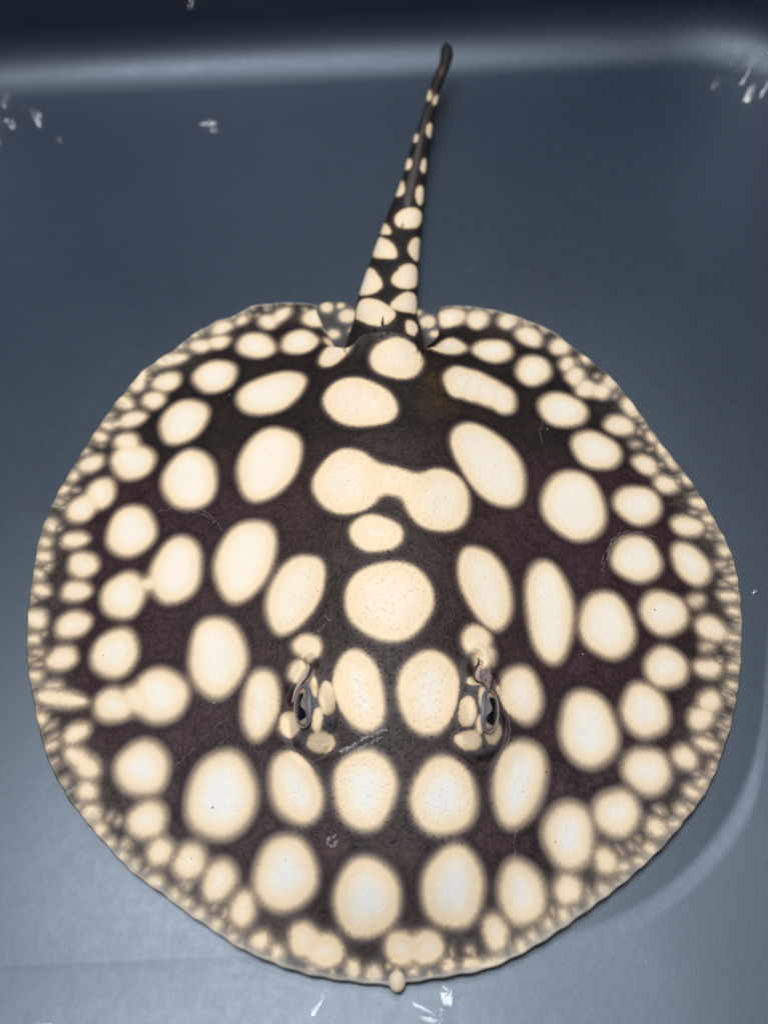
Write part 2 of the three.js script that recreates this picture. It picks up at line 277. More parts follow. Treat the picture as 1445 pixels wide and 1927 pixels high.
// ---------------------------------------------------------------- the stingray
const MID = { x: 0, z: 0.045 }, BINS = 1440;
const wrap = (a) => a - 2 * Math.PI * Math.floor((a + Math.PI) / (2 * Math.PI));
function lookup(table, a) { const t = (wrap(a) + Math.PI) / (2 * Math.PI) * BINS - 0.5, i = Math.floor(t), f = t - i; return lerp(table[(i + BINS) % BINS], table[(i + 1) % BINS], f); }
const RIM = (() => {                                                // distance of the disc's edge from its middle, by direction (0 = towards the tail)
  const P = OUTLINE.map(([x, z]) => [x * mm, z * mm]), N = P.length, d = [];
  for (let i = 0; i < N; i++) {
    const a = P[(i + N - 1) % N], b = P[i], c = P[(i + 1) % N], e = P[(i + 2) % N];
    for (let k = 0; k < 8; k++) { const t = k / 8, q = [0, 1].map((m) => 0.5 * (2 * b[m] + (c[m] - a[m]) * t + (2 * a[m] - 5 * b[m] + 4 * c[m] - e[m]) * t * t + (3 * b[m] - a[m] - 3 * c[m] + e[m]) * t * t * t)); d.push([Math.atan2(q[0], -(q[1] - MID.z)), Math.hypot(q[0], q[1] - MID.z)]); }
  }
  d.sort((a, b) => a[0] - b[0]);
  const out = new Float64Array(BINS); let k = 0;
  for (let i = 0; i < BINS; i++) {
    const a = (i + 0.5) / BINS * 2 * Math.PI - Math.PI;
    while (k < d.length && d[k][0] < a) k++;
    const q = d[k % d.length], p = d[(k + d.length - 1) % d.length]; let w = q[0] - p[0]; if (w <= 0) w += 2 * Math.PI; let v = a - p[0]; if (v < 0) v += 2 * Math.PI;
    out[i] = lerp(p[1], q[1], clamp(v / w));
  }
  return out;
})();
const RIM_SMOOTH = (() => {                                         // the same without the notch at the tail
  const b = Float64Array.from(RIM), ang = (i) => (i + 0.5) / BINS * 2 * Math.PI - Math.PI; let i0 = 0, i1 = 0;
  for (let i = 0; i < BINS; i++) { if (ang(i) <= -0.36) i0 = i; if (ang(BINS - 1 - i) >= 0.36) i1 = BINS - 1 - i; }
  for (let i = i0 + 1; i < i1; i++) b[i] = lerp(RIM[i0], RIM[i1], (i - i0) / (i1 - i0));
  const o = new Float64Array(BINS);
  for (let i = 0; i < BINS; i++) { let s = 0, w = 0; for (let k = -120; k <= 120; k++) { const g = Math.exp(-0.5 * (k / 32) ** 2); s += g * b[(i + k + BINS) % BINS]; w += g; } o[i] = s / w; }
  return o;
})();
const EYES = [{ x: -0.0251, z: 0.1049, side: -1 }, { x: 0.0347, z: 0.1057, side: 1 }];
const eyeReach = (e, x, z) => Math.hypot((x - e.x) / ((x - e.x) * e.side > 0 ? 0.0092 : 0.0077), (z - e.z) / 0.0128);
const q01 = (x, z) => { const r = Math.hypot(x, z - MID.z), a = Math.atan2(x, -(z - MID.z)); return clamp(1 - (r / lookup(RIM_SMOOTH, a)) ** 2); };
function bodyHeight(x, z) {                                         // upper skin above the tub floor
  const q = q01(x, z);
  let y = 0.004 + 0.027 * q ** 1.2;
  y += 0.010 * Math.exp(-(((x - (z + 0.09) * 0.024) / (0.040 - 0.019 * step(0.05, 0.1, -z))) ** 2)) * step(0, 0.45, q);
  y += 0.006 * Math.exp(-((x / 0.022) ** 2)) * Math.exp(-(((z + 0.105) / 0.04) ** 2)) * (q > 0 ? 1 : 0) * step(0, 0.25, q);
  for (const e of EYES) y += 0.0015 * Math.exp(-(((x - e.x) / 0.011) ** 2 + ((z - e.z) / 0.015) ** 2)) + 0.0056 * (1 - step(0.38, 1.12, eyeReach(e, x, z)));
  return y;
}
const SPIRACLES = {
  '-1': [[-28.5, 83.8], [-27.2, 86.4], [-28.3, 88.6], [-29.9, 90.8], [-32.0, 94.6], [-34.0, 98.6]],
  '1': [[35.8, 81.8], [36.0, 84.0], [34.6, 86.5], [33.9, 89.0], [34.8, 91.2], [37.4, 91.9], [39.3, 92.8]],
};
const NOTCH = [[-25, -106], [-22.8, -99], [-20.5, -89.5], [-15.5, -86], [15.5, -86], [21, -89.5], [24, -98], [26, -104]];
function notchDistance(x, z) {                                      // to the edge of the disc beside the tail
  if (z > -0.06 || Math.abs(x) > 0.05) return 1;
  let d = 1;
  for (let i = 1; i < NOTCH.length; i++) {
    const [ax, az] = NOTCH[i - 1], [bx, bz] = NOTCH[i], px = x / mm - ax, pz = z / mm - az, vx = bx - ax, vz = bz - az, t = clamp((px * vx + pz * vz) / (vx * vx + vz * vz));
    d = Math.min(d, Math.hypot(px - t * vx, pz - t * vz) * mm);
  }
  return d;
}
function relief(x, z) {                                             // small folds: the pit in front of the spiracle, swell of the gill chambers
  let y = 0;
  for (const e of EYES) {                                           // the crease round the eye, and the groove of the spiracle behind it
    const r = eyeReach(e, x, z); y -= 0.0017 * Math.exp(-(((r - 1.16) / 0.10) ** 2)) * step(0.002, 0.008, (x - e.x) * e.side * 0.6 + (z - e.z) * 0.8);
    const s = SPIRACLES[e.side]; let d = 1;
    for (let i = 1; i < s.length; i++) {
      const [ax, az] = s[i - 1], [bx, bz] = s[i], px = x / mm - ax, pz = z / mm - az, vx = bx - ax, vz = bz - az, t = clamp((px * vx + pz * vz) / (vx * vx + vz * vz));
      d = Math.min(d, Math.hypot(px - t * vx, pz - t * vz) * mm);
    }
    if (d < 0.008) y += -0.0021 * Math.exp(-((d / 0.0014) ** 2)) + 0.0011 * Math.exp(-(((d - 0.003) / 0.0018) ** 2));
  }
  y += 0.0005 * (fbm(x * 90 + 7, z * 90, 21, 3) - 0.5) * q01(x, z);
  return y;
}

const skinHeight = (x, z) => { const y = bodyHeight(x, z) + relief(x, z), d = notchDistance(x, z); return lerp(Math.min(y, 0.0065), y, step(0, lerp(0.0055, 0.012, step(0.010, 0.017, Math.abs(x))), d)); };

// pattern of the skin: signed distance to the nearest cream spot, in millimetres
function spotField(list, W, H, toCell, mmPerCell, K = 2.4) {
  const d = new Float32Array(W * H).fill(9), wt = new Float32Array(W * H).fill(1);
  for (const [cx, cz, ra, rb, deg, weight = 1] of list) {
    const c = Math.cos(deg * Math.PI / 180), s = Math.sin(deg * Math.PI / 180), reach = Math.max(ra, rb) + 8, [i0, j0] = toCell(cx, cz), n = Math.ceil(reach / mmPerCell), rm = Math.min(ra, rb);
    const irr = hash(Math.round(cx * 10), Math.round(cz * 10), 3) * 50;
    for (let j = Math.max(0, Math.floor(j0 - n)); j < Math.min(H, j0 + n); j++) for (let i = Math.max(0, Math.floor(i0 - n)); i < Math.min(W, i0 + n); i++) {
      const x = (i + 0.5 - i0) * mmPerCell, z = (j + 0.5 - j0) * mmPerCell, u = (x * c + z * s) / ra, v = (z * c - x * s) / rb, r = Math.hypot(u, v), g = Math.hypot(u / ra, v / rb);
      const an = Math.atan2(v, u), lump = 1 + 0.035 * Math.sin(2 * an + irr) + 0.03 * Math.sin(3 * an + irr * 1.7) + 0.014 * Math.sin(5 * an + irr * 2.3);
      const e = r < 1e-6 ? -rm : Math.max(-rm, r * (r - lump) / g), k = j * W + i, o = d[k], hh = clamp(0.5 + 0.5 * (o - e) / K);
      if (e < o) wt[k] = weight;
      d[k] = lerp(o, e, hh) - K * hh * (1 - hh);
    }
  }
  return { d, wt };
}
const CREAM = [0.85, 0.675, 0.455], TAN = [0.66, 0.485, 0.30], PALE = [0.86, 0.77, 0.63], CORE = [0.83, 0.80, 0.755];
const skinColour = (d, o) => {                                      // o: dark, fringe, edge width, core, weight
  let t = mix3(TAN, CREAM, step(0.2, -1.9, d));
  t = mix3(t, PALE, o.pale * step(-2.0, -7.0, d)); t = mix3(t, CORE, o.core * step(-5.5, -10.0, d));
  let b = mix3(o.dark, o.fringe, 0.62 * step(2.9, 0.1, d));
  return mix3(b, t, o.weight * step(o.edge * 0.4, -o.edge * 0.6, d));
};
const SKIN = { N: 2048, x0: -0.1725, z0: -0.140, size: 0.345 };
function skinTextures() {
  const N = SKIN.N, per = SKIN.size * 1000 / N, { eye_surround, eye_patches, dumbbell, ...rest } = SPOTS, list = Object.values(rest).flat(), cell = (x, z) => [(x - SKIN.x0 * 1000) / per, (z - SKIN.z0 * 1000) / per];
  const { d, wt } = spotField(list, N, N, cell, per);
  const put = (more, K) => { const f = spotField(more, N, N, cell, per, K); for (let k = 0; k < N * N; k++) if (f.d[k] < d[k]) { d[k] = f.d[k]; wt[k] = f.wt[k]; } };
  put(dumbbell, 7);
  put([...eye_surround, ...eye_patches], 0.5);
  const crumbs = [];                                                // small pale spots crowding the hem of the disc
  for (let n = 0; n < 380; n++) {
    const a = (rnd() * 2 - 1) * Math.PI, e = 0.4 + 8.5 * rnd() ** 1.3, r = lookup(RIM, a) * 1000 - e, X = r * Math.sin(a), Z = MID.z * 1000 - r * Math.cos(a), [i, j] = cell(X, Z), free = d[clamp(Math.floor(j), 0, N - 1) * N + clamp(Math.floor(i), 0, N - 1)];
    if (Math.abs(a) < 0.2 || free < 0.7) continue;
    const ra = Math.min(0.9 + 1.5 * rnd(), free + 0.9); crumbs.push([X, Z, ra, Math.min(ra, 0.6 + 0.6 * rnd()), Math.atan2(-Math.cos(a), Math.sin(a)) * 180 / Math.PI, 0.65 + 0.3 * rnd()]);
  }
  put(crumbs, 1.0);
  const col = new Uint8Array(N * N * 4), bmp = new Uint8Array(N * N * 4);
  const pore = new Float32Array(N * N);                             // dark pits along the middle of the back and head
  for (let n = 0; n < 6500; n++) {
    const gx = (rnd() + rnd() + rnd() - 1.5) * 66, gz = -85 + 235 * rnd(), r = 0.18 + 0.34 * rnd() ** 2, st = (0.25 + 0.75 * rnd());
    const ci = (gx - SKIN.x0 * 1000) / per, cj = (gz - SKIN.z0 * 1000) / per, m = 4;
    for (let j = Math.floor(cj - m); j <= cj + m; j++) for (let i = Math.floor(ci - m); i <= ci + m; i++) {
      if (i < 0 || j < 0 || i >= N || j >= N) continue;
      const q = st * step(r + 0.12, r - 0.06, Math.hypot(i + 0.5 - ci, j + 0.5 - cj) * per); if (q > pore[j * N + i]) pore[j * N + i] = q;
    }
  }
  const scratch = new Float32Array(N * N);                          // pale scrapes and slime threads
  for (const [key, path] of Object.entries(SCRATCHES)) {
    const c = new THREE.CatmullRomCurve3(path.map(([x, z]) => new THREE.Vector3(x, 0, z))), w = { a: 0.55, b: 0.4, c: 0.42 }[key] ?? 0.26, st = { a: 0.62, b: 0.45, c: 0.5, d: 0.36, d2: 0.3, i: 0.16, j: 0.16 }[key] ?? 0.26;
    for (let k = 0; k <= 900; k++) {
      const p = c.getPoint(k / 900), wob = 0.9 * (noise(k / 45, key.charCodeAt(0), 4) - 0.5), ci = (p.x + wob - SKIN.x0 * 1000) / per, cj = (p.z + wob - SKIN.z0 * 1000) / per, live = step(0.22, 0.5, noise(k / 22, 3, key.charCodeAt(0)));
      for (let j = Math.floor(cj - 4); j <= cj + 4; j++) for (let i = Math.floor(ci - 4); i <= ci + 4; i++) {
        const q = st * live * step(w, w * 0.3, Math.hypot(i + 0.5 - ci, j + 0.5 - cj) * per); if (q > scratch[j * N + i]) scratch[j * N + i] = q;
      }
    }
  }
  for (let j = 0; j < N; j++) for (let i = 0; i < N; i++) {
    const k = j * N + i, x = SKIN.x0 + (i + 0.5) / N * SKIN.size, z = SKIN.z0 + (j + 0.5) / N * SKIN.size, X = x * 1000, Z = z * 1000;
    const r = Math.hypot(x, z - MID.z), a = Math.atan2(x, -(z - MID.z)), edge = (lookup(RIM, a) - r) * 1000;     // mm to the margin
    if (edge < -3) { col[k * 4 + 3] = 255; bmp[k * 4 + 3] = 255; continue; }
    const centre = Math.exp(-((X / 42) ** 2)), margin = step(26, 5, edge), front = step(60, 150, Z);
    const n1 = fbm(X / 9, Z / 9, 31) - 0.5, n2 = fbm(X / 1.1, Z / 1.1, 41, 3) - 0.5, n3 = hash(i, j, 51) - 0.5;
    const dist = d[k] + (0.6 + 0.5 * margin) * n2 * 1.1 + 0.35 * n3;
    let near = 9; for (const e of EYES) near = Math.min(near, eyeReach(e, x, z));
    const head = step(1.9, 1.2, near), ww = lerp(2.5 + 2.2 * step(0.8, 0.1, centre) + 1.2 * front * (1 - margin) + 0.2 * margin, 1.0, head);
    let dark = mix3([0.034, 0.0145, 0.0178], [0.037, 0.0225, 0.0155], centre * 0.8);
    const amber = Math.exp(-(((X - 24) / 10) ** 2 + ((Z + 48) / 20) ** 2));                                        // brown patch beside the backbone
    dark = mix3(dark, [0.062, 0.036, 0.010], 0.75 * amber * (0.6 + 0.8 * (n1 + 0.5)));
    const root = step(0.42, 0.62, Math.exp(-(((Z + 62) / 55) ** 2)) + 0.35 * n1);                                  // black saddle at the root of the tail
    dark = mix3(dark, [0.013, 0.0085, 0.0065], 0.85 * root * (1 - 0.8 * amber));
    dark = mix3(dark, [0.052, 0.031, 0.034], step(0.35, 0.75, 0.75 * front + 0.6 * n1) * (1 - centre * 0.4));  // lighter purple front, partly lamp sheen painted into the skin colour
    dark = mix3(dark, [0.062, 0.053, 0.039], 0.85 * margin * (0.8 + 0.8 * n1));
    dark = mix3(dark, [0.115, 0.115, 0.128], 0.9 * step(1.06, 0.86, near + 0.12 * n2));                            // blue-grey lids
    for (const e of EYES) dark = mix3(dark, [0.45, 0.345, 0.315], 0.9 * step(1.1, 0.75, Math.hypot((X - e.x * 1000 - e.side * 4.2 - (e.side < 0 ? 0.6 : -1.5)) / 3.4, (Z - e.z * 1000 + (e.side < 0 ? 14.0 : 16.5)) / 6.0) + 0.5 * n2));
    const halo = step(5, 2.4, d[k]) * step(0.8, 2.2, d[k]) * (1 - margin);                                                      // blacker ring round a spot
    const b = (1 + 1.0 * n1 + 1.5 * n2 + 0.6 * n3) * (1 - 0.30 * halo);
    dark = dark.map((v) => v * clamp(b, 0.25, 2.2));
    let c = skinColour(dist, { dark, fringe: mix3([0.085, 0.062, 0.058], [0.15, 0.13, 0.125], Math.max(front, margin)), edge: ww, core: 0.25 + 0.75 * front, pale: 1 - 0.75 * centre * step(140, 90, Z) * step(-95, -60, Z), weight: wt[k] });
    const rim = step(1.5, 0.5, edge + 0.7 * n1 + 0.4 * n2);                                                        // pale thin hem
    const streak = margin * step(9, 1, edge) * step(0.52, 0.72, fbm(a * 70, 3.3, 13, 3));                              // pale rays running to the hem
    c = mix3(c, [0.40, 0.36, 0.28], 0.45 * streak);
    c = mix3(c, [0.66, 0.61, 0.51], rim * (0.06 + 0.22 * step(140, 175, Z) + 0.25 * step(-80, -110, Z)));
    const veil = step(5, 1, edge) * step(120, 165, Z) * 0.3; c = mix3(c, [0.42, 0.42, 0.41], veil * (0.75 + n2));
    const pp = pore[k] * (0.4 + 0.6 * centre);
    c = d[k] < 0 ? mix3(c, [0.50, 0.34, 0.20], 0.17 * pp * step(125, 105, Z)) : mix3(c, [0.008, 0.005, 0.004], 0.8 * pp);
    c = mix3(c, [0.46, 0.44, 0.47], scratch[k] * (0.8 + n2));
    const g = 1 + 0.05 * n2 + 0.05 * n3 + 0.05 * n1;
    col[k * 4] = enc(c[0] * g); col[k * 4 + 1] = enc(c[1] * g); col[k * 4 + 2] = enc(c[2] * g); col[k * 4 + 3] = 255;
    const lines = (fbm(a * 46, r * 26, 61, 3) - 0.5) * step(0.02, 0.10, r);                                         // fin rays run outwards
    const h = 128 + 46 * n2 + 26 * n3 + 40 * lines - 70 * pp + 16 * scratch[k] + 14 * step(1, -1, d[k]);
    bmp[k * 4] = bmp[k * 4 + 1] = bmp[k * 4 + 2] = clamp(h, 0, 255); bmp[k * 4 + 3] = 255;
  }
  for (let n = 0; n < 90; n++) {                                    // grains of dirt lying on the skin
    const i0 = 60 + rnd() * (N - 120), j0 = 60 + rnd() * (N - 120), r = 0.7 + 1.3 * rnd() ** 2, w = rnd() < 0.4;
    for (let j = Math.floor(j0 - 3); j <= j0 + 3; j++) for (let i = Math.floor(i0 - 3); i <= i0 + 3; i++) {
      const t = step(r + 0.7, r - 0.3, Math.hypot(i - i0, j - j0)), k = (j * N + i) * 4;
      for (let m = 0; m < 3; m++) col[k + m] = lerp(col[k + m], w ? 190 : 52, t * 0.8);
    }
  }
  return { map: texture(col, N, N, true), bump: texture(bmp, N, N) };
}
const st = skinTextures();
const skin = new THREE.MeshPhysicalMaterial({ map: st.map, bumpMap: st.bump, bumpScale: 0.0006, roughness: 0.52, specularIntensity: 0.55 });
skin.name = 'spotted_skin';
const belly = new THREE.MeshStandardMaterial({ color: new THREE.Color(0.62, 0.56, 0.50), roughness: 0.6 }); belly.name = 'pale_underside';

const ray = new THREE.Group(); ray.name = 'stingray'; scene.add(ray);
tag(ray, 'round black stingray with cream spots lying flat in the tub', 'stingray');
{
  const NA = 900, NR = 170, lift = (a) => 0.0005 * Math.sin(9 * a + 1) + 0.0003 * Math.sin(17 * a) + 0.0001 * Math.sin(61 * a) + 0.0026 * step(-0.2, -0.85, Math.cos(a));
  const at = (a, t) => { const r = lookup(RIM, a) * t * (1 + 0.0012 * Math.sin(97 * a) * t ** 8); return [r * Math.sin(a), MID.z - r * Math.cos(a)]; };
  const top = (a, t) => { const [x, z] = at(a, t); return [x, skinHeight(x, z) + lift(a) * t ** 6, z]; };
  const H = 10;                                                     // the last rows roll over the hem and run back below
  const body = grid(NA, NR + H, (i, j) => {
    const a = Math.PI - i / NA * 2 * Math.PI; let p;
    if (j <= NR) p = top(a, Math.sin(j / NR * Math.PI / 2) ** 0.9);
    else {
      const k = j - NR, e = top(a, 1), t = 1 - [0.0, -0.003, -0.003, 0.002, 0.01, 0.03, 0.1, 0.3, 0.6, 0.9, 1][k], drop = [0, 0.0005, 0.0011, 0.0017, 0.002, 0.0021, 0.0023, 0.0026, 0.0028, 0.0028, 0.0028][k];
      const [x, z] = at(a, t); p = [x, Math.max(0.0009, e[1] - drop), z];
    }
    return { p, uv: [(p[0] - SKIN.x0) / SKIN.size, (p[2] - SKIN.z0) / SKIN.size] };
  }, true);
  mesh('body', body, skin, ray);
}

// tail: a tapering tube with its own spotted skin
const axis = (() => {
  const P = TAIL_AXIS.map(([x, y, z]) => new THREE.Vector3(x * mm, y * mm, z * mm)), c = new THREE.CatmullRomCurve3(P), L = [0];
  for (let i = 1; i < P.length; i++) L.push(L[i - 1] + P[i].distanceTo(P[i - 1]));
  const w = (s) => { let i = 1; while (i < L.length - 1 && L[i] < s) i++; const t = clamp((s - L[i - 1]) / (L[i] - L[i - 1])); return lerp(TAIL_AXIS[i - 1][3], TAIL_AXIS[i][3], t) * mm; };
  const p = (s) => { let i = 1; while (i < L.length - 1 && L[i] < s) i++; const t = clamp((s - L[i - 1]) / (L[i] - L[i - 1])); return c.getPoint((i - 1 + t) / (P.length - 1)); };
  return { p, w, length: L[L.length - 1] };
})();
{
  const W = 512, H = 2048, Lmm = axis.length * 1000, per = Lmm / H;
  const cell = 0.25, FW = Math.ceil(2 * 36 / cell), FH = Math.ceil(Lmm / cell);
  const { d } = spotField(TAIL_SPOTS.map(([s, t, ra, rb, deg]) => [t, s, ra, rb, 90 - deg]), FW, FH, (x, y) => [(x + 36) / cell, y / cell], cell, 0.8);
  const col = new Uint8Array(W * H * 4), bmp = new Uint8Array(W * H * 4);
  for (let j = 0; j < H; j++) {
    const s = (j + 0.5) * per, hw = axis.w(s / 1000) * 1000;
    for (let i = 0; i < W; i++) {
      const th = ((i + 0.5) / W * 2 - 1) * Math.PI, X = th * hw, k = (j * W + i) * 4;
      const fx = clamp(Math.floor((X + 36) / cell), 0, FW - 1), fy = clamp(Math.floor(s / cell), 0, FH - 1);
      const n2 = fbm(X / 1.2, s / 1.2, 71, 3) - 0.5, n1 = fbm(X / 7, s / 7, 81) - 0.5;
      const dark = [0.009, 0.0065, 0.0055].map((v) => v * clamp(1 + 0.9 * n1 + 0.9 * n2, 0.3, 2.2));
      let c = skinColour(d[fy * FW + fx] + 0.9 * n2 + 0.85, { dark, fringe: [0.07, 0.045, 0.028], edge: 1.0, core: 0, pale: 0.6, weight: s > 210 ? 0.08 : s > 150 ? 0.9 : 1 });
      if (Math.abs(th) > 1.9) c = mix3(c, [0.3, 0.26, 0.23], 0.7);
      col[k] = enc(c[0]); col[k + 1] = enc(c[1]); col[k + 2] = enc(c[2]); col[k + 3] = 255;
      bmp[k] = bmp[k + 1] = bmp[k + 2] = clamp(128 + 90 * n2, 0, 255); bmp[k + 3] = 255;
    }
  }
  const tailSkin = new THREE.MeshPhysicalMaterial({ map: texture(col, W, H, true), bumpMap: texture(bmp, W, H), bumpScale: 0.0004, roughness: 0.6, specularIntensity: 0.7 });
  tailSkin.name = 'tail_skin';
  const NT = 200, NC = 40;
  mesh('tail', grid(NC, NT, (i, j) => {
    const s = j / NT * axis.length, p = axis.p(s), w = axis.w(s), a = axis.p(Math.max(0, s - 0.004)), b = axis.p(Math.min(axis.length, s + 0.004)), t = b.clone().sub(a).normalize();
    const side = new THREE.Vector3(0, 1, 0).cross(t).normalize().negate(), up = side.clone().cross(t).normalize(); if (up.y < 0) up.negate();
    const th = (i / NC * 2 - 1) * Math.PI, flat = s < 0.045 ? lerp(0.78, 0.56, s / 0.045) : lerp(0.56, 0.85, clamp((s - 0.045) / 0.115)), sx = Math.sin(th), cy = Math.cos(th);
    const q = p.clone().addScaledVector(side, w * sx).addScaledVector(up, w * flat * (cy > 0 ? cy ** 0.9 : -((-cy) ** 0.6) * 0.75));
    return { p: q.toArray(), uv: [i / NC, j / NT] };
  }, true), tailSkin, ray);
}
const dirOf = (p) => new THREE.Vector3(...p);
function spike(points, radii, flat = 1, n = 24, m = 12) {           // a tapering rod through points
  const c = new THREE.CatmullRomCurve3(points.map(dirOf));
  return grid(m, n, (i, j) => {
    const t = j / n, p = c.getPoint(t), tg = c.getTangent(t), side = new THREE.Vector3(0, 1, 0).cross(tg).normalize(), up = tg.clone().cross(side), k = t * (radii.length - 1), a = Math.min(radii.length - 2, Math.floor(k)), r = lerp(radii[a], radii[a + 1], k - a), th = -i / m * 2 * Math.PI;
    return { p: p.addScaledVector(side, r * Math.cos(th)).addScaledVector(up, r * flat * Math.sin(th)).toArray() };
  }, true);
}
{
  const sting = new THREE.MeshStandardMaterial({ color: new THREE.Color(0.055, 0.045, 0.047), roughness: 0.55 }); sting.name = 'sting_horn';
  mesh('sting', spike([[0.0114, 0.0150, -0.170], [0.0130, 0.0176, -0.184], [0.0166, 0.0192, -0.205], [0.0210, 0.0213, -0.232], [0.0248, 0.0232, -0.253]], [0.0006, 0.0026, 0.0027, 0.0019, 0.0011, 0.0003], 0.5), sting, ray).userData.label = 'dark mauve serrated sting lying along the top of the tail';
  const horn = new THREE.MeshStandardMaterial({ color: new THREE.Color(0.02, 0.016, 0.015), roughness: 0.4 }); horn.name = 'dark_horn';
  for (const [x, z, k] of [[-4.6, -81.5, 0.8], [-0.8, -87.5, 0.7], [-1.2, -77.5, 0.5], [1.0, -97.5, 0.45], [-2.5, -93, 0.5], [6.6, -131, 0.6], [9.5, -163, 0.6]]) {
    let y = z > -90 ? bodyHeight(x * mm, z * mm) : 0.0215 - 0.004 * clamp((-z - 90) / 60); if (z <= -90 && z > -95) y = 0.0225;
    mesh('thorn', spike([[x * mm, y - 0.001, z * mm], [x * mm + 0.0002, y + 0.0016 * k, z * mm - 0.0008 * k], [x * mm + 0.0004, y + 0.0028 * k, z * mm - 0.003 * k]], [0.0011 * k, 0.0007 * k, 0.0001], 1, 10, 8), horn, ray);
  }
}
// pelvic fins tucked beside the tail
{
  const finMat = new THREE.MeshPhysicalMaterial({ vertexColors: true, roughness: 0.6, specularIntensity: 0.6 }); finMat.name = 'fin_skin';
  const fin = (pts, y0, spots) => {
    const c = new THREE.CatmullRomCurve3(pts.map(([x, z]) => new THREE.Vector3(x * mm, 0, z * mm)), true), P = c.getPoints(96), mid = P.reduce((a, b) => a.add(b), new THREE.Vector3()).multiplyScalar(1 / P.length);
    const area = P.reduce((s, p, i) => { const q = P[(i + 1) % P.length]; return s + p.x * q.z - q.x * p.z; }, 0); if (area < 0) P.reverse();
    return grid(96, 34, (i, j) => {
      const t = j <= 24 ? Math.sin(j / 24 * Math.PI / 2) : 1 - ((j - 24) / 10) ** 2, e = P[i % 96], x = lerp(mid.x, e.x, t), z = lerp(mid.z, e.z, t), th = 0.0011 * Math.sqrt(Math.max(0, 1 - t ** 4));
      let dd = 9; for (const [sx, sz, r] of spots) dd = Math.min(dd, Math.hypot(x * 1000 - sx, z * 1000 - sz) - r);
      const n = fbm(x * 1500, z * 1500, 91, 3) - 0.5;
      return { p: [x, y0 + (j <= 24 ? th : -th) + 0.0015 * t * t, z], c: skinColour(dd + n, { dark: [0.055 * (1 + n), 0.046 * (1 + n), 0.047 * (1 + n)], fringe: [0.2, 0.18, 0.17], edge: 1.6, core: 0.6, pale: 1, weight: 0.85 }) };
    }, true);
  };
  mesh('pelvic_fin', fin([[-34, -115.5], [-28, -118.4], [-21, -118.2], [-14, -116], [-10, -100], [-16, -88], [-27, -90], [-31, -103]], 0.0078, [[-29, -114.5, 3.4], [-18.5, -109, 4.4], [-25, -97, 3.2], [-22, -115.5, 2.0], [-15, -99, 2.5]]), finMat, ray);
  mesh('pelvic_fin', fin([[14, -113.5], [20, -113], [25, -110], [27.5, -103], [26, -94], [18, -88], [10, -96]], 0.0078, [[22.0, -105, 4.0], [25, -97, 2.4], [17, -111, 2.0]]), finMat, ray);
}
